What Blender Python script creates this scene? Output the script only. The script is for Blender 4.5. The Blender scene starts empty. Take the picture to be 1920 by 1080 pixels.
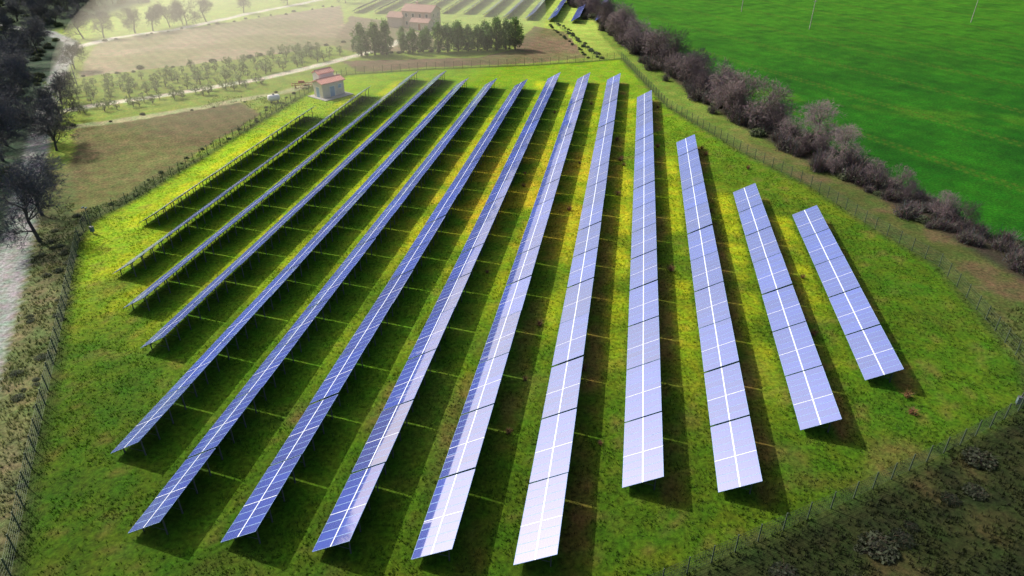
import bpy, bmesh, math, random
import numpy as np
from mathutils import Vector, Matrix
random.seed(7); rng=np.random.default_rng(7)
SC=bpy.context.scene; COL=SC.collection
SUN_AZ=math.radians(-56); SUN_EL=math.radians(41)

# ------------------------------------------------------------------ helpers
class MB:
    def __init__(s): s.v=[];s.f=[];s.m=[];s.c=[];s.uv=[]
    def face(s,pts,m=0,c=(1,1,1),uv=None):
        b=len(s.v); s.v.extend([tuple(p) for p in pts]); s.f.append(tuple(range(b,b+len(pts)))); s.m.append(m); s.c.append(c)
        s.uv.append(uv if uv else [(0,0)]*len(pts))
    def box(s,c,size,m=0,col=(1,1,1),M=None):
        x,y,z=[a/2 for a in size]
        P=[Vector((sx*x,sy*y,sz*z)) for sx in(-1,1) for sy in(-1,1) for sz in(-1,1)]
        if M is not None: P=[M@p for p in P]
        P=[p+Vector(c) for p in P]
        for q in((0,1,3,2),(4,6,7,5),(0,4,5,1),(2,3,7,6),(0,2,6,4),(1,5,7,3)): s.face([P[i] for i in q],m,col)
    def tube(s,a,b,r0,r1,n=5,m=0,col=(1,1,1),cap=False):
        a=Vector(a);b=Vector(b);d=(b-a)
        if d.length<1e-6:return
        d.normalize();u=d.orthogonal().normalized();w=d.cross(u)
        A=[a+(u*math.cos(t)+w*math.sin(t))*r0 for t in[2*math.pi*i/n for i in range(n)]]
        B=[b+(u*math.cos(t)+w*math.sin(t))*r1 for t in[2*math.pi*i/n for i in range(n)]]
        for i in range(n):
            j=(i+1)%n; s.face([A[i],A[j],B[j],B[i]],m,col)
        if cap: s.face(B,m,col); s.face(A[::-1],m,col)
    def mesh(s,name,mats,smooth=False):
        me=bpy.data.meshes.new(name); me.from_pydata(s.v,[],s.f)
        for mt in mats: me.materials.append(mt)
        me.polygons.foreach_set('material_index',s.m)
        tot=[len(f) for f in s.f]
        ca=me.color_attributes.new('Col','FLOAT_COLOR','CORNER')
        cc=np.repeat(np.array([(*c,1) for c in s.c],dtype=np.float32),tot,axis=0); ca.data.foreach_set('color',cc.ravel())
        ul=me.uv_layers.new(name='UVMap'); uu=np.array([p for u in s.uv for p in u],dtype=np.float32); ul.data.foreach_set('uv',uu.ravel())
        if smooth: me.polygons.foreach_set('use_smooth',[True]*len(s.f))
        me.update(); return me
    def obj(s,name,mats,parent=None,loc=(0,0,0),rot=0,smooth=False):
        o=bpy.data.objects.new(name,s.mesh(name,mats,smooth)); COL.objects.link(o); o.location=loc;o.rotation_euler[2]=rot
        if parent:o.parent=parent
        return o
def inst(name,me,loc,rot=0,sc=1,parent=None):
    o=bpy.data.objects.new(name,me);COL.objects.link(o);o.location=loc;o.rotation_euler[2]=rot
    o.scale=sc if hasattr(sc,'__len__') else (sc,)*3
    if parent:o.parent=parent
    return o
def empty(name,loc=(0,0,0),rot=0):
    o=bpy.data.objects.new(name,None);COL.objects.link(o);o.location=loc;o.rotation_euler[2]=rot;return o

def mat(name,col=(.5,.5,.5),rough=.8,metal=0,attr=False,noise=0,nscale=5,ior=None,transl=0):
    m=bpy.data.materials.new(name);m.use_nodes=True;nt=m.node_tree;b=nt.nodes['Principled BSDF']
    b.inputs['Roughness'].default_value=rough;b.inputs['Metallic'].default_value=metal
    if ior:b.inputs['IOR'].default_value=ior
    src=None
    if attr:
        a=nt.nodes.new('ShaderNodeAttribute');a.attribute_name='Col';mx=nt.nodes.new('ShaderNodeMix');mx.data_type='RGBA';mx.blend_type='MULTIPLY'
        mx.inputs[0].default_value=1;mx.inputs[6].default_value=(*col,1);nt.links.new(a.outputs['Color'],mx.inputs[7]);src=mx.outputs[2]
    if noise:
        tc=nt.nodes.new('ShaderNodeTexCoord');n=nt.nodes.new('ShaderNodeTexNoise');n.inputs['Scale'].default_value=nscale;n.inputs['Detail'].default_value=4
        nt.links.new(tc.outputs['Object'],n.inputs['Vector'])
        mr=nt.nodes.new('ShaderNodeMapRange');mr.inputs[1].default_value=.3;mr.inputs[2].default_value=.7;mr.inputs[3].default_value=1-noise;mr.inputs[4].default_value=1+noise
        nt.links.new(n.outputs['Fac'],mr.inputs[0])
        v=nt.nodes.new('ShaderNodeVectorMath');v.operation='SCALE'
        if src: nt.links.new(src,v.inputs[0])
        else: v.inputs[0].default_value=col
        nt.links.new(mr.outputs[0],v.inputs['Scale']);src=v.outputs[0]
    if src:nt.links.new(src,b.inputs['Base Color'])
    else:b.inputs['Base Color'].default_value=(*col,1)
    if transl:
        tr=nt.nodes.new('ShaderNodeBsdfTranslucent');ms=nt.nodes.new('ShaderNodeMixShader');ms.inputs[0].default_value=transl
        if src:nt.links.new(src,tr.inputs['Color'])
        else:tr.inputs['Color'].default_value=(*col,1)
        nt.links.new(b.outputs[0],ms.inputs[1]);nt.links.new(tr.outputs[0],ms.inputs[2]);nt.links.new(ms.outputs[0],nt.nodes['Material Output'].inputs[0])
    return m

M_alu=mat('aluminium',(.20,.32,.58),.45,.3)
M_steel=mat('galvanised_steel',(.10,.11,.12),.6,.4)
M_back=mat('panel_backsheet',(.12,.13,.15),.7)
M_wood=mat('bark',(1,1,1),.9,attr=True)
M_leaf=mat('foliage',(1,1,1),.7,attr=True,transl=.4)
M_grass=mat('grass_blades',(1,1,1),.8,attr=True,transl=.4)
M_wire=mat('fence_steel',(.06,.09,.06),.7,.2)
M_wall=mat('cream_render_wall',(.66,.60,.48),.9,noise=.08,nscale=1.5)
M_white=mat('white_paint',(.78,.78,.76),.6)
M_grey=mat('grey_enclosure',(.10,.15,.17),.8)
M_roof=mat('terracotta_tiles',(.56,.36,.29),.85,noise=.25,nscale=3)
M_pink=mat('salmon_roof_tiles',(.66,.36,.30),.8,noise=.15,nscale=3)
M_dark=mat('window_glass',(.03,.04,.05),.15)
M_door=mat('blue_grey_door',(.25,.38,.5),.5)
M_rust=mat('rusty_paint',(.28,.08,.03),.7,noise=.3,nscale=6)
M_tyre=mat('rubber',(.03,.03,.03),.9)
M_stone=mat('farmhouse_stone',(.54,.44,.37),.9,noise=.2,nscale=2)
M_pole=mat('concrete_pole',(.35,.34,.32),.9)

# solar cells
def cell_mat():
    m=bpy.data.materials.new('photovoltaic_cells');m.use_nodes=True;nt=m.node_tree;N=nt.nodes;L=nt.links;b=N['Principled BSDF']
    uv=N.new('ShaderNodeUVMap');sp=N.new('ShaderNodeSeparateXYZ');L.new(uv.outputs[0],sp.inputs[0])
    def line(out,n,w):
        a=N.new('ShaderNodeMath');a.operation='MULTIPLY';a.inputs[1].default_value=n;L.new(out,a.inputs[0])
        f=N.new('ShaderNodeMath');f.operation='PINGPONG';f.inputs[1].default_value=.5;L.new(a.outputs[0],f.inputs[0])
        g=N.new('ShaderNodeMath');g.operation='LESS_THAN';g.inputs[1].default_value=w;L.new(f.outputs[0],g.inputs[0]);return g.outputs[0]
    a=line(sp.outputs[0],6,.03);c=line(sp.outputs[1],12,.03)
    mx=N.new('ShaderNodeMath');mx.operation='MAXIMUM';L.new(a,mx.inputs[0]);L.new(c,mx.inputs[1])
    at=N.new('ShaderNodeAttribute');at.attribute_name='Col'
    mm=N.new('ShaderNodeMix');mm.data_type='RGBA';mm.blend_type='MIX'
    mul=N.new('ShaderNodeMix');mul.data_type='RGBA';mul.blend_type='MULTIPLY';mul.inputs[0].default_value=1;mul.inputs[6].default_value=(.0005,.038,.32,1);L.new(at.outputs['Color'],mul.inputs[7])
    L.new(mx.outputs[0],mm.inputs[0]);L.new(mul.outputs[2],mm.inputs[6]);mm.inputs[7].default_value=(.02,.10,.36,1)
    L.new(mm.outputs[2],b.inputs['Base Color']);b.inputs['Roughness'].default_value=.05;b.inputs['IOR'].default_value=3.7
    gl=N.new('ShaderNodeBsdfGlossy');gl.inputs['Roughness'].default_value=.60;gl.inputs['Color'].default_value=(1,.88,.80,1)
    ms=N.new('ShaderNodeMixShader');ms.inputs[0].default_value=.03
    L.new(b.outputs[0],ms.inputs[1]);L.new(gl.outputs[0],ms.inputs[2]);L.new(ms.outputs[0],N['Material Output'].inputs[0])
    return m
M_cell=cell_mat()

# ------------------------------------------------------------------ plan geometry (metres; camera above origin, looking along +Y)
PX,PY=.9865,-.1638; RX,RY=.1638,.9865
def rc(q,s,z=0): return Vector((q*PX+s*RX,q*PY+s*RY,z))
rows=[(27.7,64.7,5),(19.33,55.3,7),(10.73,45.8,11),(2.4,44.9,15),(-5.76,35.4,18),(-13.8,34.6,18),(-21.8,34.0,18),(-29.5,33.7,17),(-37.5,33.3,17),(-44.95,41.4,16),(-52.7,57.3,15),(-60.2,64.8,14),(-67.4,72.6,11),(-74.1,88.3,7)]
PITCH=8.75
perim=[(-37,28),(-39.1,35.4),(-44.3,46.8),(-53.5,67.5),(-65.5,94.4),(-67.3,100.1),(-64.3,110.9),(-60.6,132.7),(-56.1,160.3),(-51.5,185),(-46.7,199.5),(-24.8,206),(6.3,211.4),(24.3,216.4),(33.7,220.1),(37.4,167),(46.7,132.7),(53.2,115.8),(56.7,98.2),(60.2,86),(58.9,74.6),(57.4,62.3),(54,56.2),(43.1,50),(30,43.3),(20.2,38.7),(11.5,34.5),(-4,28)]
road=[(-40,20),(-49,40),(-56.3,55.9),(-64,72.1),(-70.7,86),(-83.6,110.9),(-102,146.3),(-125.3,193.3),(-141,228),(-150,246),(-168,264),(-220,290)]
lane=[(-144,236),(-139.4,252.5),(-124.3,269.8),(-108.6,306.3),(-88.9,344.4),(-70,400)]
track=[(-99,149.3),(-79.4,162.5),(-58.1,180.9),(-50,200)]
path=[(-108,163),(-89.5,176.7),(-70.3,193.3),(-57.1,211.4),(-49.2,224),(-40,240),(-36,262)]
brown1=[(-71.5,104),(-95.1,146.3),(-96.5,151),(-67,171),(-59,160.3),(-63,132.7),(-67.4,110)]
brown2=[(-141,245),(-75.6,328.2),(-56,245),(-80,222),(-104,207),(-121,196)]
brown3=[(-51.8,216.4),(-10,222),(0,234),(8.1,277.6),(19.4,264.5),(23.2,221.7),(6,214),(-24.8,208.5),(-44,202)]
brown4=[(-48,227),(-60,240),(-66,300),(-44,285),(-20,236)]
hedge=[(20,400),(29.6,344),(37.5,269.8),(41.5,227.9),(46.7,199.5),(50,171.8),(54,152),(58,137.5),(61.5,126.6),(65,115.8),(68,105.3),(70.5,94.4),(72.5,82.1),(74,65),(75,45)]
streak=[(62,186),(70.5,176.7),(93.3,162.5),(115.6,154),(160,148)]

# ------------------------------------------------------------------ numpy fields
def vnoise(x,y,sc,seed):
    r=np.random.default_rng(seed).random((256,256));X=x/sc+1000;Y=y/sc+1000
    xi=np.floor(X).astype(int);yi=np.floor(Y).astype(int);fx=X-xi;fy=Y-yi;fx=fx*fx*(3-2*fx);fy=fy*fy*(3-2*fy)
    a=r[xi%256,yi%256];b=r[(xi+1)%256,yi%256];c=r[xi%256,(yi+1)%256];d=r[(xi+1)%256,(yi+1)%256]
    return a*(1-fx)*(1-fy)+b*fx*(1-fy)+c*(1-fx)*fy+d*fx*fy
def fbm(x,y,sc,seed): return (vnoise(x,y,sc,seed)+.5*vnoise(x,y,sc/2,seed+1)+.25*vnoise(x,y,sc/4,seed+2))/1.75
def inpoly(x,y,P):
    r=np.zeros(x.shape,bool);n=len(P)
    for i in range(n):
        x1,y1=P[i];x2,y2=P[(i+1)%n]
        if y1==y2:continue
        r^=((y1>y)!=(y2>y))&(x<(x2-x1)*(y-y1)/(y2-y1)+x1)
    return r
def pdist(x,y,P,closed=False):
    d=np.full(x.shape,1e9);n=len(P)
    for i in range(n if closed else n-1):
        x1,y1=P[i];x2,y2=P[(i+1)%n];dx,dy=x2-x1,y2-y1
        t=np.clip(((x-x1)*dx+(y-y1)*dy)/(dx*dx+dy*dy),0,1);d=np.minimum(d,np.hypot(x-x1-t*dx,y-y1-t*dy))
    return d
def sst(a,b,v):
    t=np.clip((v-a)/(b-a),0,1);return t*t*(3-2*t)
def zone_colour(x,y):
    xn=x+2.0*(fbm(x,y,6,11)-.5);yn=y+2.0*(fbm(x,y,6,21)-.5)
    n1=fbm(x,y,22,31);n2=fbm(x,y,5,41);n3=fbm(x,y,1.8,51)
    C=np.empty(x.shape+(3,))
    def mixc(col,w): C[...]=C*(1-w[...,None])+np.array(col)*w[...,None]
    C[...]=(.17,.23,.04)
    far=sst(200,310,y); mixc((.32,.43,.09),far*.85)  # far grass lightened in albedo to carry the luminous glow
    hx=np.interp(y,[p[1] for p in road],[p[0] for p in road])
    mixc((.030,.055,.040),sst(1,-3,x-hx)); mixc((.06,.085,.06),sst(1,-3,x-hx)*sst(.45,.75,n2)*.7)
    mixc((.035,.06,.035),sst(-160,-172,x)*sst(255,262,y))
    ver=((x>hx)&(y<150)&(x<-20)).astype(float)*sst(60,45,np.abs(y-75)+0*y)
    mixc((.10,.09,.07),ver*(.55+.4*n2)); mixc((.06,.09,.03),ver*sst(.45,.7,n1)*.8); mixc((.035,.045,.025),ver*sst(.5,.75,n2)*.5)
    hr=np.interp(y,[p[1] for p in hedge[::-1]],[p[0] for p in hedge[::-1]])
    rf=sst(0,3,x-hr); mixc((.007,.070,.002),rf)
    ds=pdist(xn,yn,streak);mixc((.10,.13,.012),rf*sst(8,1,ds)*.6*sst(.35,.6,n2)); mixc((.016,.11,.003),rf*sst(.4,.75,n1)*.7)
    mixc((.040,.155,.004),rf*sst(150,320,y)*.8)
    nb=fbm(x*.45+y*.18,y*.9-x*.5,4,77);mixc((.005,.055,.002),rf*sst(.45,.7,nb)*.35)
    tl=(x*.90+y*.43+1.2*fbm(x,y,40,61));C[...]=C*(1-.12*(rf*(.5+.5*np.sin(tl*1.05)))[...,None])
    for w0 in (0,1.9): mixc((.06,.09,.01),rf*sst(.5,.1,np.abs(((tl+w0)%24)-12))*.6)
    fr=np.interp(y,[55,62.3,74.6,86,98.2,115.8,132.7,167,220,260],[55,57.4,58.9,60.2,56.7,53.2,46.7,37.4,33.7,31])
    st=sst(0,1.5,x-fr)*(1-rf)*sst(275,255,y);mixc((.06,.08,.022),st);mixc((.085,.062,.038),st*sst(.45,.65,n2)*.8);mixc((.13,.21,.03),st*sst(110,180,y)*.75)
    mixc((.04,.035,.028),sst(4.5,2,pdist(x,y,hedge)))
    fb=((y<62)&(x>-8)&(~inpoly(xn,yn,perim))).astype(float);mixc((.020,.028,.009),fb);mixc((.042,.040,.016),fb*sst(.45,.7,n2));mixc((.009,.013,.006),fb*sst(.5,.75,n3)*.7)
    for P,c in((brown1,(.12,.105,.055)),(brown2,(.31,.26,.18)),(brown3,(.16,.12,.08)),(brown4,(.22,.18,.12))):  # upper ploughed field's soil lightened to carry the far glow
        w=inpoly(xn,yn,P).astype(float);mixc(c,w);mixc((.13,.17,.045),w*sst(.4,.7,n1)*.45)
        fu=.5+.5*np.sin((x*.8+y*.6)*2.0+2*n2);C[...]=C*(1-.16*(w*fu)[...,None])
    for P,wd,c in((track,1.4,(.30,.31,.18)),(path,1.5,(.52,.50,.42)),(lane,1.8,(.60,.58,.53))):
        mixc(c,sst(wd+.9,wd-.5,pdist(xn,yn,P)))
    Q=x*PX+y*PY;S=x*RX+y*RY
    f=inpoly(xn,yn,perim).astype(float)
    g=np.empty_like(C);g[...]=(.055,.115,.005)
    def gm(col,w): g[...]=g*(1-w[...,None])+np.array(col)*w[...,None]
    gm((.10,.150,.007),sst(.42,.68,n1)*.8); gm((.030,.085,.004),sst(.48,.72,n2)*.7)
    upl=sst(50,130,S)*sst(28,-12,Q); gm((.18,.29,.008),upl*.85*(.6+.6*n1)); gm((.15,.27,.010),sst(105,185,S)*.6)  # yellow-green lift in the grass colour stands in for centre-left glare
    gm((.26,.39,.015),sst(-60,-76,Q)*.6)
    gm((.11,.075,.03),sst(.62,.76,n3)*.4);gm((.12,.085,.035),sst(.6,.8,fbm(x,y,9,88))*.6*sst(90,50,S))
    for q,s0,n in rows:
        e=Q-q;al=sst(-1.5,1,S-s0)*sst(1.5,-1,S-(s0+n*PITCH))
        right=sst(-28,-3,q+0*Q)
        gm((.085,.20,.008),al*sst(2.0,3.5,e)*sst(7,5.5,e)*.75*(1-right))  # greener albedo painted where row shadows fall, lifting the shade tone
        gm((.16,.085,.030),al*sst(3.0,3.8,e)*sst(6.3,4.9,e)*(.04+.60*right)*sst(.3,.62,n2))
        gm((.05,.14,.008),al*sst(.2,1,e)*sst(3.8,3,e)*.65)  # green shade tone painted into the ground under the panels
        gm((.33,.37,.010),al*sst(-3.8,-2.6,e)*sst(.2,-.8,e)*.70*sst(.30,.60,.5*n1+.5*n2)*sst(45,95,S))  # sunlit yellow strip painted into the grass along each low edge
    gm((.42,.25,.02),sst(40,6,np.abs(S-115))*sst(28,5,np.abs(Q+18))*.45*sst(.3,.6,n2))  # warm orange glare painted into the grass around the field centre
    g*=(1-.28*sst(64,36,S))[...,None]  # near grass darkened in albedo to imitate vignetting
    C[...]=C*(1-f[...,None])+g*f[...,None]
    dp=pdist(x,y,perim,True);mixc((.035,.055,.015),sst(1.4,.3,dp)*.75)
    dr=pdist(x+.8*(n2-.5),y,road);mixc((.24,.255,.28),sst(2.4,1.7,dr));mixc((.17,.18,.15),sst(.5,.1,dr)*.5)
    C*= (.72+.56*n3)[...,None]; C*=(.8+.4*n2)[...,None]
    return C

# ------------------------------------------------------------------ ground
def ground():
    xs=np.arange(-300,301,.85);ys=np.arange(-25,431,.85);X,Y=np.meshgrid(xs,ys)
    Z=.10*(fbm(X,Y,3.0,71)-.5)
    plough=inpoly(X,Y,brown1)|inpoly(X,Y,brown2);Z+=np.where(plough,.07*np.sin((X*.8+Y*.6)*2.0)+.18*(fbm(X,Y,1.5,3)-.5),0)
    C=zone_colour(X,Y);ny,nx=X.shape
    v=np.stack([X,Y,Z],-1).reshape(-1,3)
    i=np.arange(nx*ny).reshape(ny,nx);f=np.stack([i[:-1,:-1],i[:-1,1:],i[1:,1:],i[1:,:-1]],-1).reshape(-1,4)
    me=bpy.data.meshes.new('ground');me.vertices.add(len(v));me.vertices.foreach_set('co',v.ravel().astype(np.float32))
    me.loops.add(f.size);me.loops.foreach_set('vertex_index',f.ravel().astype(np.int32));me.polygons.add(len(f))
    me.polygons.foreach_set('loop_start',np.arange(0,f.size,4,dtype=np.int32));me.polygons.foreach_set('loop_total',np.full(len(f),4,dtype=np.int32))
    me.polygons.foreach_set('use_smooth',np.ones(len(f),bool));me.update();me.validate()
    ca=me.color_attributes.new('Col','FLOAT_COLOR','POINT');ca.data.foreach_set('color',np.concatenate([C.reshape(-1,3),np.ones((nx*ny,1))],1).astype(np.float32).ravel())
    m=bpy.data.materials.new('grass_and_soil');m.use_nodes=True;nt=m.node_tree;N=nt.nodes;L=nt.links;b=N['Principled BSDF'];b.inputs['Roughness'].default_value=.95
    b.inputs['Specular IOR Level'].default_value=.1
    at=N.new('ShaderNodeAttribute');at.attribute_name='Col';tc=N.new('ShaderNodeTexCoord')
    def noise(s,d,r=.6):
        n=N.new('ShaderNodeTexNoise');n.inputs['Scale'].default_value=s;n.inputs['Detail'].default_value=d;n.inputs['Roughness'].default_value=r;L.new(tc.outputs['Object'],n.inputs['Vector']);return n.outputs['Fac']
    def mr(o,a,bb,c,d):
        k=N.new('ShaderNodeMapRange');k.inputs[1].default_value=a;k.inputs[2].default_value=bb;k.inputs[3].default_value=c;k.inputs[4].default_value=d;L.new(o,k.inputs[0]);return k.outputs[0]
    n1=noise(2.2,5,.7);n2=noise(.5,3)
    s1=N.new('ShaderNodeVectorMath');s1.operation='SCALE';L.new(at.outputs['Color'],s1.inputs[0]);L.new(mr(n1,.3,.7,.4,1.6),s1.inputs['Scale'])
    s2=N.new('ShaderNodeVectorMath');s2.operation='MULTIPLY';cr=N.new('ShaderNodeMix');cr.data_type='RGBA';L.new(mr(n2,.35,.65,0,1),cr.inputs[0]);cr.inputs[6].default_value=(.82,1.05,.8,1);cr.inputs[7].default_value=(1.22,1,1.05,1)
    L.new(s1.outputs[0],s2.inputs[0]);L.new(cr.outputs[2],s2.inputs[1]);L.new(s2.outputs[0],b.inputs['Base Color'])
    bp=N.new('ShaderNodeBump');bp.inputs['Strength'].default_value=.8;bp.inputs['Distance'].default_value=.15;L.new(n1,bp.inputs['Height']);L.new(bp.outputs[0],b.inputs['Normal'])
    me.materials.append(m);o=bpy.data.objects.new('ground',me);COL.objects.link(o)
    g=MB();R=6000
    g.face([(-R,-R,-.3),(R,-R,-.3),(R,R,-.3),(-R,R,-.3)]);g.obj('distant_ground',[mat('distant_fields',(.035,.06,.03),.95,noise=.4,nscale=.01)])
    a0,a1=math.radians(-98),math.radians(-45);na,nr=60,16;V=[];F=[]  # off-camera hills added so the left panel rows reflect dark land
    for i in range(na+1):
        a=a0+(a1-a0)*i/na;en=math.sin(math.pi*i/na)**.45
        for j in range(nr+1):
            r=420+j*45;hh=(66+14*math.sin(a*13)+8*math.sin(a*31+1))*en*math.sin(math.pi*min(1,j/nr))**.8
            V.append((r*math.sin(a),r*math.cos(a),hh-.5))
    for i in range(na):
        for j in range(nr):
            k=i*(nr+1)+j;F.append((k,k+nr+1,k+nr+2,k+1))
    me=bpy.data.meshes.new('added_hills');me.from_pydata(V,[],F);me.polygons.foreach_set('use_smooth',[True]*len(F));me.materials.append(mat('added_hillside',(.015,.03,.03),1,noise=.5,nscale=.05))
    o=bpy.data.objects.new('added_hills',me);COL.objects.link(o)
ground()

# ------------------------------------------------------------------ panel rows
M_clamp=mat('clamp_rail',(.55,.62,.74),.45,.2)
def panel_row(q,s0,n,seed,detail=True,zb=.6):
    r=random.Random(seed);m=MB();W=3.92
    for k in range(n):
        a=s0+k*PITCH;Lt=PITCH-.20
        dz=r.uniform(-.04,.04);tl=math.radians(29.6+r.uniform(-.6,.6));ct,st=math.cos(tl),math.sin(tl);yaw=r.uniform(-.003,.003)
        def P(u,s,h=0):
            return rc(q+u*ct-h*st,a+s,zb+dz+u*st+h*ct+yaw*s)
        nm=9 if detail else 3; mw=Lt/nm; cols=2 if detail else 1; mh=W/cols
        tv=r.uniform(.8,1.2)
        for i in range(nm):
            for j in range(cols):
                u0=j*mh+.010;u1=(j+1)*mh-.010;t0=i*mw+.006;t1=(i+1)*mw-.006;f=.028
                A=[P(u0,t0,.04),P(u1,t0,.04),P(u1,t1,.04),P(u0,t1,.04)];B=[P(u0,t0),P(u1,t0),P(u1,t1),P(u0,t1)]
                m.face(A[::-1],1);m.face(B,2)
                for e in range(4): m.face([A[e],A[(e+1)%4],B[(e+1)%4],B[e]],1)
                v=tv*r.uniform(.85,1.15)
                g=[P(u0+f,t0+f,.043),P(u1-f,t0+f,.043),P(u1-f,t1-f,.043),P(u0+f,t1-f,.043)]
                m.face(g[::-1],0,(v,v,v),uv=[(0,1),(1,1),(1,0),(0,0)])
        if detail:
            m.face([P(W/2-.06,0,.049),P(W/2-.06,Lt,.049),P(W/2+.06,Lt,.049),P(W/2+.06,0,.049)],4)
            m.face([P(0,Lt*4/9-.035,.051),P(0,Lt*4/9+.035,.051),P(W,Lt*4/9+.035,.051),P(W,Lt*4/9-.035,.051)],4)
        for s in([.9,3.1,5.4,7.6] if detail else [1,7]):
            for u in(.7,3.2):
                b=P(u,s,-.12);m.box((b.x,b.y,b.z/2-.1),(.10,.10,b.z+.2),3)
            m.tube(P(.15,s,-.08),P(3.8,s,-.08),.05,.05,4,3)
            m.tube(P(.7,s,-.12),rc(q+3.2*ct,a+s,.5),.03,.03,3,3)
        for u in(.8,1.7,2.3,3.3): m.tube(P(u,0,-.03),P(u,Lt,-.03),.03,.03,4,3)
    return m.obj('solar_panel_row',[M_cell,M_alu,M_back,M_steel,M_clamp])
for i,(q,s0,n) in enumerate(rows): panel_row(q,s0,n,100+i)
for i in range(12):
    q=-116+i*9.2; s0=[296,296,298,299,300,300,296,292,290,288,286,290][i]
    panel_row(q,s0-4,8 if i<9 else 6,300+i,False)

# ------------------------------------------------------------------ fence
def fence():
    m=MB();P=perim+[perim[0]]
    for i in range(len(P)-1):
        a=Vector((*P[i],0));b=Vector((*P[i+1],0));L=(b-a).length;n=max(1,round(L/2.6));d=(b-a)/n
        for k in range(n):
            p=a+d*k; m.box((p.x,p.y,1.0),(.09,.09,2.1),0)
            for z in(.15,.5,.85,1.2,1.55,1.9): m.tube(p+Vector((0,0,z)),p+d+Vector((0,0,z)),.014,.014,3)
            for j in range(1,9):
                t=p+d*(j/9);m.tube(t+Vector((0,0,.1)),t+Vector((0,0,1.9)),.011,.011,3)
    m.obj('wire_fence',[M_wire])
    m=MB();a=Vector((16.4,281,0));b=Vector((26.5,219,0))
    for k in range(24):
        p=a.lerp(b,k/24);m.box((p.x,p.y,.8),(.1,.1,1.7),0);
        for z in(.4,.9,1.4):m.tube(p+Vector((0,0,z)),a.lerp(b,(k+1)/24)+Vector((0,0,z)),.02,.02,3)
    m.obj('wire_fence',[M_wire])
fence()

# ------------------------------------------------------------------ vegetation meshes
def bare_tree(seed,H=10,spread=.5,col=(.05,.047,.05),twig=(.065,.07,.08),lv=4,tw=.022):
    r=random.Random(seed);m=MB()
    def rv(k):return Vector((r.gauss(0,k),r.gauss(0,k),r.gauss(0,k)))
    def grow(p,d,L,rad,l):
        n=3 if l<3 else 2
        for i in range(n):
            d=(d+rv(.16)+Vector((0,0,.07))).normalized();e=p+d*(L/n);r1=rad*(.78 if l else .85)
            k=col if l<3 else twig
            m.tube(p,e,rad,r1,6 if l==0 else(4 if l<3 else 3),0,tuple(c*r.uniform(.8,1.2) for c in k))
            p=e;rad=r1
            if l<lv:
                nc=(3 if i==n-1 else(2 if l else (1 if i==0 else 3)))
                if l==3: nc=2 if i==n-1 else 1
                for _ in range(nc):
                    a=r.uniform(0,6.283);s=r.uniform(.45,1.0)*(1 if l else 1.1)
                    u=d.orthogonal().normalized();w=d.cross(u);nd=(d*math.cos(s)+(u*math.cos(a)+w*math.sin(a))*math.sin(s)*(1+spread*.3)).normalized()
                    grow(p,nd,L*r.uniform(.5,.72),rad*.6,l+1)
            else:
                for _ in range(3):
                    nd=(d+rv(.55)).normalized();ln=r.uniform(.35,.8)*H/10;sd=nd.orthogonal().normalized()*tw
                    t=p+nd*ln;c=tuple(x*r.uniform(.8,1.35) for x in twig);m.face([p-sd,p+sd,t],0,c)
    grow(Vector((0,0,-.1)),Vector((r.gauss(0,.08),r.gauss(0,.08),1)).normalized(),H*.40,H*.024,0)
    return m.mesh('bare_tree_mesh',[M_wood])
def leafy(seed,H,R,shape,col,nclump=60,per=50,size=.3,trunk=.25,var=.35):
    r=random.Random(seed);m=MB()
    m.tube((0,0,-.1),(r.uniform(-.2,.2),r.uniform(-.2,.2),H*.8),R*.09,R*.03,6,0,(.09,.07,.05))
    for _ in range(5):
        a=r.uniform(0,6.28);z=H*r.uniform(trunk*.6,trunk+.2);m.tube((0,0,z),(math.cos(a)*R*.6,math.sin(a)*R*.6,z+H*.2),R*.04,R*.015,4,0,(.09,.07,.05))
    for _ in range(nclump):
        t=r.random();
        if shape=='cone': rad=R*(1-t)**.42*(.5+.5*min(1,t*4))
        else: rad=R*math.sqrt(max(.02,1-(2*t-1)**2))
        z=H*(trunk+(1-trunk)*t);a=r.uniform(0,6.28);q=rad*math.sqrt(r.random())*r.uniform(.8,1.12)
        c=Vector((math.cos(a)*q,math.sin(a)*q,z));b=r.uniform(1-var,1+var)*(.7+.5*t);cr=R*r.uniform(.14,.28)
        for _ in range(per):
            p=c+Vector((r.gauss(0,cr*.6),r.gauss(0,cr*.6),r.gauss(0,cr*.6)))
            u=Vector((r.gauss(0,1),r.gauss(0,1),r.gauss(0,1))).normalized();w=u.orthogonal().normalized();s=size*r.uniform(.5,1.1)
            k=b*r.uniform(.75,1.25);m.face([p-u*s*.5,p+w*s*.35,p+u*s*.5,p-w*s*.35],1,tuple(x*k for x in col))
    return m.mesh('leafy_mesh',[M_wood,M_leaf])
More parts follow.
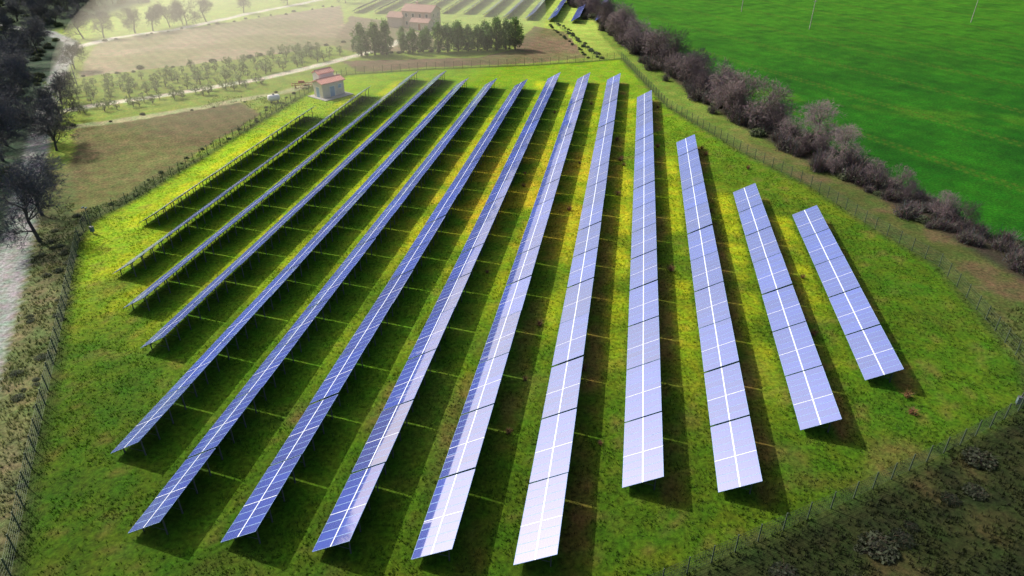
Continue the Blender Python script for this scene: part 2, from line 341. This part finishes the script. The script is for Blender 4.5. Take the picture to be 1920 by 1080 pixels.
def bush(seed,R,H,col,n=420,leaf=None,nl=0,wd=(.012,.028)):
    r=random.Random(seed);m=MB()
    for _ in range(n):
        a=r.uniform(0,6.28);b=Vector((r.gauss(0,R*.3),r.gauss(0,R*.3),0));o=r.uniform(0,1)
        d=Vector((math.cos(a)*o,math.sin(a)*o,r.uniform(.5,1.3))).normalized();L=H*r.uniform(.5,1.15);w=Vector((-d.y,d.x,.1)).normalized()*r.uniform(*wd)
        mid=b+d*L*.6+Vector((r.gauss(0,.1),r.gauss(0,.1),0));t=b+d*L+Vector((r.gauss(0,.25),r.gauss(0,.25),r.uniform(-.1,.2)))
        c=tuple(x*r.uniform(.6,1.4) for x in col);m.face([b-w,b+w,mid+w,mid-w],0,c);m.face([mid-w,mid+w,t],0,c)
        t2=mid+Vector((r.gauss(0,.3),r.gauss(0,.3),r.uniform(.1,.5)));m.face([mid-w,mid+w,t2],0,c)
    for _ in range(nl):
        a=r.uniform(0,6.28);q=R*math.sqrt(r.random());p=Vector((math.cos(a)*q,math.sin(a)*q,r.uniform(.05,.85)*H*(1-.5*(q/R)**2)))
        u=Vector((r.gauss(0,1),r.gauss(0,1),r.gauss(0,1))).normalized();w=u.orthogonal().normalized();s=r.uniform(.10,.24);k=r.uniform(.5,1.4)
        m.face([p-u*s,p+w*s*.6,p+u*s,p-w*s*.6],1,tuple(x*k for x in leaf))
    return m.mesh('bush_mesh',[M_wood,M_leaf])
BT=[bare_tree(s,10) for s in range(5)]
BTp=[bare_tree(20+s,9,.8,(.10,.08,.075),(.155,.12,.13),tw=.016) for s in range(4)]
CON=[leafy(40+s,7.5,2.9,'cone',(.10,.20,.035),80,44,.42,.14,.5) for s in range(4)]
OLV=[leafy(50+s,2.8,1.45,'ball',(.20,.25,.11),24,22,.28,.26) for s in range(3)]
BSH=[bush(60+s,1.6,2.5,(.105,.085,.09),320,(.05,.055,.04),110) for s in range(4)]
GSH=[bush(70+s,1.3,1.3,(.09,.10,.07),200,(.075,.105,.045),300) for s in range(3)]
def along(P,step,jit=0):
    out=[]
    for i in range(len(P)-1):
        a=Vector(P[i]);b=Vector(P[i+1]);L=(b-a).length;n=max(1,int(L/step))
        for k in range(n):
            p=a.lerp(b,(k+random.random()*.8)/n);d=(b-a).normalized();nn=Vector((-d.y,d.x));p=p+nn*random.gauss(0,jit);out.append((p.x,p.y))
    return out
R=random
hp=empty('hedgerow')
for x,y in along(hedge,.7,2.0):
    s=R.uniform(.55,1.25)*(1.1 if y>120 else .95);inst('scrub',R.choice(BSH if R.random()<.8 else GSH),(x,y,0),R.uniform(0,6.28),(s,s,s*R.uniform(.8,1.25)),hp)
for x,y in along(hedge[1:8],4.2,1.4):
    s=R.uniform(.65,1.15);inst('bare_tree',R.choice(BTp),(x,y,0),R.uniform(0,6.28),s)
for x,y in along(hedge[7:12],4.5,1.2):
    s=R.uniform(.4,.7);inst('bare_tree',R.choice(BTp),(x,y,0),R.uniform(0,6.28),s)
for x,y,s in((44,215,1.35),(47.5,201,1.6),(49,188,1.3),(52,171,1.4),(54,163,1.25),(57,150,1.35),(60,136,1.3),(62.5,128,1.0),(40,240,1.3),(38.5,262,1.4),(36,280,1.4)):
    inst('bare_tree',R.choice(BTp),(x,y,0),R.uniform(0,6.28),(s*1.1,s*1.1,s))
for x,y,s in((-47,224,1.1),(-43,225,1.15),(-39.5,226,1.1),(-34.5,229,.75),(-31.5,228,.85),(-28.5,230,.8),(-23.5,229,1.05),(-20.5,229.5,1.1),(-17.3,231,1.05),(-14,231,1.1),(-11,231.5,1.0),(-8,232,1.1),(-5,233,1.1),(-2,233.5,1.15),(1,234,1.1),(-28,237,.8),(-36,238,.8),(-44,233,.9),(-18,236,.95),(-9,237,1)):
    inst('cypress_tree',R.choice(CON),(x,y,0),R.uniform(0,6.28),(s*R.uniform(.85,1.1),s*R.uniform(.85,1.1),s*R.uniform(.95,1.18)))
og=empty('olive_grove')
def off(P,d):
    o=[]
    for i,p in enumerate(P):
        a=Vector(P[max(0,i-1)]);b=Vector(P[min(len(P)-1,i+1)]);t=(b-a).normalized();o.append((p[0]-t.y*d,p[1]+t.x*d))
    return o
for d in(3.5,8,12.5,17,21.5): 
    for x,y in along(off(path[:5],d),3.4,.5): s=R.uniform(.6,1.1);inst('olive_tree',R.choice(OLV),(x,y,0),R.uniform(0,6.28),s,og)
for d in(-3.5,-6.5):
    for x,y in along(off(path[:3],d),3.0,.6): s=R.uniform(.6,.95);inst('olive_tree',R.choice(OLV),(x,y,0),R.uniform(0,6.28),s,og)
wl=empty('woodland')
for _ in range(110):
    y=R.uniform(95,420);hx=np.interp(y,[p[1] for p in road],[p[0] for p in road]);x=hx-R.uniform(10,65)
    if y>262 and x>-215:continue
    s=R.uniform(.7,1.2);inst('tree',R.choice(BT),(x,y,0),R.uniform(0,6.28),s,wl)
for _ in range(46):
    x=R.uniform(-245,-166);y=R.uniform(276,350);s=R.uniform(.8,1.3);inst('tree',R.choice(BT),(x,y,0),R.uniform(0,6.28),s,wl)
    inst('undergrowth',R.choice(GSH),(x+R.uniform(-4,4),y+R.uniform(-4,4),0),0,R.uniform(1,1.8),wl)
for _ in range(420):
    y=R.uniform(60,330);hx=np.interp(y,[p[1] for p in road],[p[0] for p in road]);x=hx-R.uniform(4,45)
    s=R.uniform(.6,1.5);inst('undergrowth',R.choice(GSH),(x,y,0),R.uniform(0,6.28),s,wl)
for x,y,s in((-71.3,94,1.35),(-76.5,103.5,1.2),(-84,99,1.2),(-89,111,1.3),(-93.5,120,1.2),(-99,129,1.35),(-104,138,1.3),(-96.3,141.5,1.2),(-92,135,1.05),(-110,148,1.3),(-102.5,155.5,1.0),(-115,158,1.3),(-110,169,1.0),(-121,169,1.3),(-128,182,1.3),(-136,196,1.3),(-127,206,1.0),(-144,210,1.3),(-148,224,1.3),(-149,252,1.3),(-143,254,1.15),(-135.7,262,1.2),(-131,266,1.1),(-123.6,278,1.15),(-119.2,286,1.2),(-128.3,274,1.1),(-126,280,.9),(-112,308,1.1),(-100,330,1.1),(-75,335,1.0)):
    inst('bare_tree',R.choice(BT),(x,y,0),R.uniform(0,6.28),s)
sh=empty('shrubs')
for P,st_,j,sc in((brown2[:2],6,1.5,.6),(brown2[2:],5,1.2,.7),([(18,281),(27.5,219)],2.6,.5,.55),([(14,279),(24,220)],3,.4,.45),(off(perim[5:10],2.2),4,.8,.33),(track,7,2,.4),([(-48,226),(0,236)],1.6,1,.5)):
    for x,y in along(P,st_,j): s=sc*R.uniform(.6,1.3);inst('shrub',R.choice(GSH),(x,y,0),R.uniform(0,6.28),s,sh)
for _ in range(60):
    y=R.uniform(40,105);hx=np.interp(y,[p[1] for p in road],[p[0] for p in road]);x=hx+R.uniform(3.2,11)
    if inpoly(np.array([x]),np.array([y]),perim)[0]:continue
    s=R.uniform(.12,.4);inst('shrub',R.choice(GSH),(x,y,0),R.uniform(0,6.28),(s*1.5,s*1.5,s*.8),sh)
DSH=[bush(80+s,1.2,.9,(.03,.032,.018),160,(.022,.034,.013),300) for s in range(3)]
for _ in range(110):
    x=R.uniform(10,75);y=R.uniform(22,62)
    if inpoly(np.array([x]),np.array([y+2.0]),perim)[0]:continue
    s=R.uniform(.3,1.0);inst('shrub',R.choice(DSH),(x,y,0),R.uniform(0,6.28),(s*1.3,s*1.3,s*.8),sh)
dw=empty('dry_weeds');DW=[bush(90+s,.35,.7,(.18,.09,.04),60) for s in range(2)]
for _ in range(110):
    q=R.uniform(-20,32);s=R.uniform(50,170);p=rc(q,s)
    if not inpoly(np.array([p.x]),np.array([p.y]),perim)[0]:continue
    e=min((abs(q-r[0]-4.8) for r in rows))
    if e<1.6: inst('dock_plant',R.choice(DW),p,R.uniform(0,6.28),R.uniform(.6,1.3),dw)

# ------------------------------------------------------------------ grass tufts (one mesh)
def tufts():
    n=150000
    x=rng.uniform(-75,78,n);y=26+(rng.random(n)**1.35)*150
    Q=x*PX+y*PY;S=x*RX+y*RY
    keep=np.ones(n,bool)&(pdist(x,y,road)>2.5)
    ins=inpoly(x,y,perim);keep&=(ins|(y<75)|(x<0));keep&=~inpoly(x,y,brown1)
    pn=fbm(x,y,3,5);keep&=(rng.random(n)<sst(.3,.65,pn)+.15)
    for q,s0,k in rows: keep&=~((Q-q>.2)&(Q-q<2.8)&(S>s0)&(S<s0+k*PITCH)&(rng.random(n)<.7))
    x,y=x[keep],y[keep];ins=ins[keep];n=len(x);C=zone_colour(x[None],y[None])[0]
    C=C*rng.uniform(.7,1.5,(n,1))*np.array([1.05,1.1,.9])
    k=3;X=np.repeat(x,k);Y=np.repeat(y,k);Cc=np.repeat(C,k,0);N=len(X)
    a=rng.uniform(0,6.283,N);h=rng.uniform(.10,.26,N)*np.repeat(np.where(ins,1,1.7),k);w=rng.uniform(.03,.07,N)*np.repeat(np.where(ins,1,1.4),k);l=rng.uniform(.02,.16,N);b=rng.uniform(0,6.283,N)
    ox=X+rng.normal(0,.07,N);oy=Y+rng.normal(0,.07,N)
    v=np.empty((N,3,3));v[:,0]=np.stack([ox-np.cos(a)*w,oy-np.sin(a)*w,np.full(N,-.03)],-1);v[:,1]=np.stack([ox+np.cos(a)*w,oy+np.sin(a)*w,np.full(N,-.03)],-1);v[:,2]=np.stack([ox+np.cos(b)*l,oy+np.sin(b)*l,h],-1)
    me=bpy.data.meshes.new('grass_tufts');me.vertices.add(N*3);me.vertices.foreach_set('co',v.ravel().astype(np.float32));me.loops.add(N*3);me.loops.foreach_set('vertex_index',np.arange(N*3,dtype=np.int32))
    me.polygons.add(N);me.polygons.foreach_set('loop_start',np.arange(0,N*3,3,dtype=np.int32));me.polygons.foreach_set('loop_total',np.full(N,3,dtype=np.int32));me.update()
    ca=me.color_attributes.new('Col','FLOAT_COLOR','POINT');ca.data.foreach_set('color',np.concatenate([np.repeat(Cc,3,0),np.ones((N*3,1))],1).astype(np.float32).ravel())
    me.materials.append(M_grass);o=bpy.data.objects.new('grass_tufts',me);COL.objects.link(o)
tufts()

# ------------------------------------------------------------------ buildings and things
def gable(parent,name,cx,cy,L,W,h,rh,wall,roof,over=.4,rot=0):
    m=MB();x,y=L/2,W/2
    m.face([(-x,-y,0),(x,-y,0),(x,-y,h),(-x,-y,h)]);m.face([(x,y,0),(-x,y,0),(-x,y,h),(x,y,h)])
    m.face([(x,-y,0),(x,y,0),(x,y,h),(x,0,h+rh),(x,-y,h)]);m.face([(-x,y,0),(-x,-y,0),(-x,-y,h),(-x,0,h+rh),(-x,y,h)])
    m.obj(name+'_walls',[wall],parent,(cx,cy,0),rot)
    m=MB();sl=rh/y;X=x+over;Y=y+over
    for sgn in(-1,1):
        e=Vector((0,sgn*Y,h+rh-sl*Y+.03));r=Vector((0,0,h+rh+.03));t=Vector((0,0,.16))
        a,b,c,d=[p+Vector((q,0,0)) for p,q in((e,-X),(e,X),(r,X),(r,-X))]
        m.face([a+t,b+t,c+t,d+t]);m.face([d,c,b,a]);m.face([a,b,b+t,a+t]);m.face([b,c,c+t,b+t]);m.face([d,a,a+t,d+t])
        n=int(2*X/.45)
        for i in range(n):
            u=-X+(i+.5)*2*X/n; m.tube(e+Vector((u,0,.19)),r+Vector((u,0,.19)),.07,.07,4)
    m.tube((-X,0,h+rh+.2),(X,0,h+rh+.2),.13,.13,6,cap=True)
    m.obj(name+'_roof',[roof],parent,(cx,cy,0),rot)
def opening(parent,name,c,size,axis,matl,frame=M_white):
    m=MB();w,h=size;d=.06
    s=(w,d,h) if axis=='y' else(d,w,h);m.box(c,s,0)
    f=.08;cx,cy,cz=c
    for dx,ww,dz,hh in((-w/2-f/2,f,0,h+2*f),(w/2+f/2,f,0,h+2*f),(0,w,h/2+f/2,f),(0,w,-h/2-f/2,f)):
        if axis=='y':m.box((cx+dx,cy,cz+dz),(ww,d+.05,hh),1)
        else:m.box((cx,cy+dx,cz+dz),(d+.05,ww,hh),1)
    m.obj(name,[matl,frame],parent)
fh=empty('brick_farmhouse',(-34,276,0),math.radians(-20))
gable(fh,'main',0,0,12,8,5.8,1.7,M_stone,M_roof)
gable(fh,'wing',-8.5,-2.5,6,6,3.6,1.3,M_stone,M_roof)
gable(fh,'porch',3,-6,7,4,2.8,.9,M_stone,M_roof)
for i,x in enumerate((-4.2,-1.4,1.4,4.2)): opening(fh,'upper_window_%d'%i,(x,-4.01,4.4),(.9,1.2),'y',M_dark)
for i,x in enumerate((-4.2,-1.9)): opening(fh,'ground_window_%d'%i,(x,-4.01,1.6),(.9,1.2),'y',M_dark)
for i,y in enumerate((-2,1.8)):
    for z in(1.6,4.4): opening(fh,'side_window_%d'%i,(6.01,y,z),(.9,1.2),'x',M_dark)
opening(fh,'door',(3,-8.01,1.15),(1.1,2.2),'y',M_rust)
m=MB();m.box((-2,1,7.6),(.8,.8,1.8),0);m.box((-2,1,8.55),(1.0,1.0,.12),0);m.obj('chimney',[M_stone],fh)
ang=math.atan2(5.1,4.2)
cb=empty('utility_cabin',(-47.0,178.0,0),ang);cb.scale=(1.05,1.05,1.2)
gable(cb,'front',0,-.7,6.4,3.4,3.0,.55,M_wall,M_pink,.35)
gable(cb,'tower',.9,2.2,4.4,2.4,4.3,.5,M_white,M_pink,.25)
opening(cb,'door',(-.4,-2.41,1.1),(1.3,2.1),'y',M_door);opening(cb,'vent_window',(1.9,-2.41,1.9),(.9,.7),'y',M_door);opening(cb,'side_door',(-3.21,-.6,1.1),(1.2,2.1),'x',M_door)
m=MB();m.box((0,-1,.06),(8.4,7,.14));m.obj('concrete_base',[M_pole],cb)
m=MB();n=14
prof=[(-1.5,0),(-1.45,.45),(-1.25,.72),(-1.0,.8),(1.0,.8),(1.25,.72),(1.45,.45),(1.5,0)]
for (x0,r0),(x1,r1) in zip(prof,prof[1:]): m.tube((x0,0,1.15),(x1,0,1.15),max(r0,.01),max(r1,.01),n)
for x in(-.8,.8): m.box((x,0,.22),(.18,1.3,.5),1)
m.tube((0,0,1.9),(0,0,2.15),.22,.22,8,1,cap=True)
m.obj('water_tank',[M_white,M_steel],None,(-58.6,170.8,0),.5,True)
m=MB()
for y in(-1.1,1.1): m.box((0,y,.95),(5.2,.14,.14))
for x in(-2.5,-.8,.8,2.5): m.box((x,0,1.1),(.12,2.4,.12))
for y in(-1.1,1.1):
    for k in range(11):
        x=-2.4+k*.48;m.tube((x,y,.88),(x+.1,y-.25,.5),.035,.03,4);m.tube((x+.1,y-.25,.5),(x,y-.05,.05),.03,.02,4)
for s in(-1,1):
    m.tube((s*1.7,.2,.45),(s*1.7+.22,.2,.45),.45,.45,14,1,cap=True);m.tube((s*1.7,.2,.45),(s*1.7,.2,1.0),.05,.05,5)
    m.tube((s*.5,-1.1,1.0),(0,-2.6,.7),.06,.06,5)
m.tube((0,-1.1,1.0),(0,-1.5,1.9),.06,.06,5);m.tube((0,-1.5,1.9),(0,1.1,1.0),.05,.05,5)
m.box((0,.3,1.45),(1.6,.7,.6));m.obj('tractor_harrow',[M_rust,M_tyre],None,(-55.5,185,0),.3)
def upole(x,y,h,lean=0):
    m=MB();m.tube((0,0,-.2),(lean,0,h),.16,.10,8,cap=True);m.box((lean,0,h-.35),(1.8,.12,.12));
    for k in(-.8,0,.8): m.tube((lean+k,0,h-.3),(lean+k,0,h-.05),.05,.04,6,cap=True)
    m.obj('utility_pole',[M_pole],None,(x,y,0),.5)
upole(96.5,310.5,10);upole(110,269.8,10,.25);upole(178.2,284.6,10,.3);upole(-116.3,187.5,6)
def cam_pole(x,y,h,lean=0):
    m=MB();m.tube((0,0,-.1),(lean,0,h),.07,.05,8,0,cap=True);m.box((lean,0,h),(.7,.08,.08),0);m.box((lean-.3,-.12,h+.1),(.16,.4,.16),1);m.box((lean+.3,-.12,h+.1),(.16,.4,.16),1);m.box((.12,-.12,.75),(.55,.35,.8),1)
    m.box((.12,-.12,1.17),(.62,.42,.05),0);m.obj('security_camera_pole',[M_steel,M_grey],None,(x,y,0),-.3)
cam_pole(-64.7,96.8,4.2);cam_pole(52.2,55.9,4.2,.5)

# ------------------------------------------------------------------ sunlit haze added over the far fields to imitate sun glare
def glare_haze():
    m=bpy.data.materials.new('glare_haze');m.use_nodes=True;nt=m.node_tree;nt.nodes.remove(nt.nodes['Principled BSDF'])
    v=nt.nodes.new('ShaderNodeVolumeScatter');v.inputs['Density'].default_value=.0050;v.inputs['Anisotropy'].default_value=.55;v.inputs['Color'].default_value=(1,.98,.84,1)
    nt.links.new(v.outputs[0],nt.nodes['Material Output'].inputs['Volume'])
    b=bmesh.new();bmesh.ops.create_icosphere(b,subdivisions=5,radius=1)
    me=bpy.data.meshes.new('glare_haze');b.to_mesh(me);b.free();me.materials.append(m);o=bpy.data.objects.new('glare_haze',me);COL.objects.link(o)
    o.location=(-66,305,2);o.scale=(80,165,34)
glare_haze()
# ------------------------------------------------------------------ light
w=bpy.data.worlds.new('World');SC.world=w;w.use_nodes=True;nt=w.node_tree
sk=nt.nodes.new('ShaderNodeTexSky');sk.sky_type='NISHITA';sk.sun_disc=False;sk.sun_elevation=SUN_EL;sk.sun_rotation=SUN_AZ%(2*math.pi);sk.air_density=1.0;sk.dust_density=6.0
nt.links.new(sk.outputs[0],nt.nodes['Background'].inputs[0]);nt.nodes['Background'].inputs[1].default_value=.15
sl=bpy.data.lights.new('sun','SUN');sl.energy=5;sl.angle=math.radians(.5);sl.color=(1,.93,.77);so=bpy.data.objects.new('sun',sl);COL.objects.link(so)
d=Vector((math.sin(SUN_AZ)*math.cos(SUN_EL),math.cos(SUN_AZ)*math.cos(SUN_EL),math.sin(SUN_EL)));so.rotation_euler=d.to_track_quat('Z','Y').to_euler();so.location=d*100
# ------------------------------------------------------------------ camera
cd=bpy.data.cameras.new('camera');cd.lens=24.375;cd.sensor_width=36;cd.clip_end=20000;co=bpy.data.objects.new('camera',cd);COL.objects.link(co)
co.location=(0,0,46.7);co.rotation_euler=(math.radians(90-30.28),0,0);SC.camera=co
SC.view_settings.view_transform='Standard';SC.view_settings.look='None';SC.view_settings.exposure=0
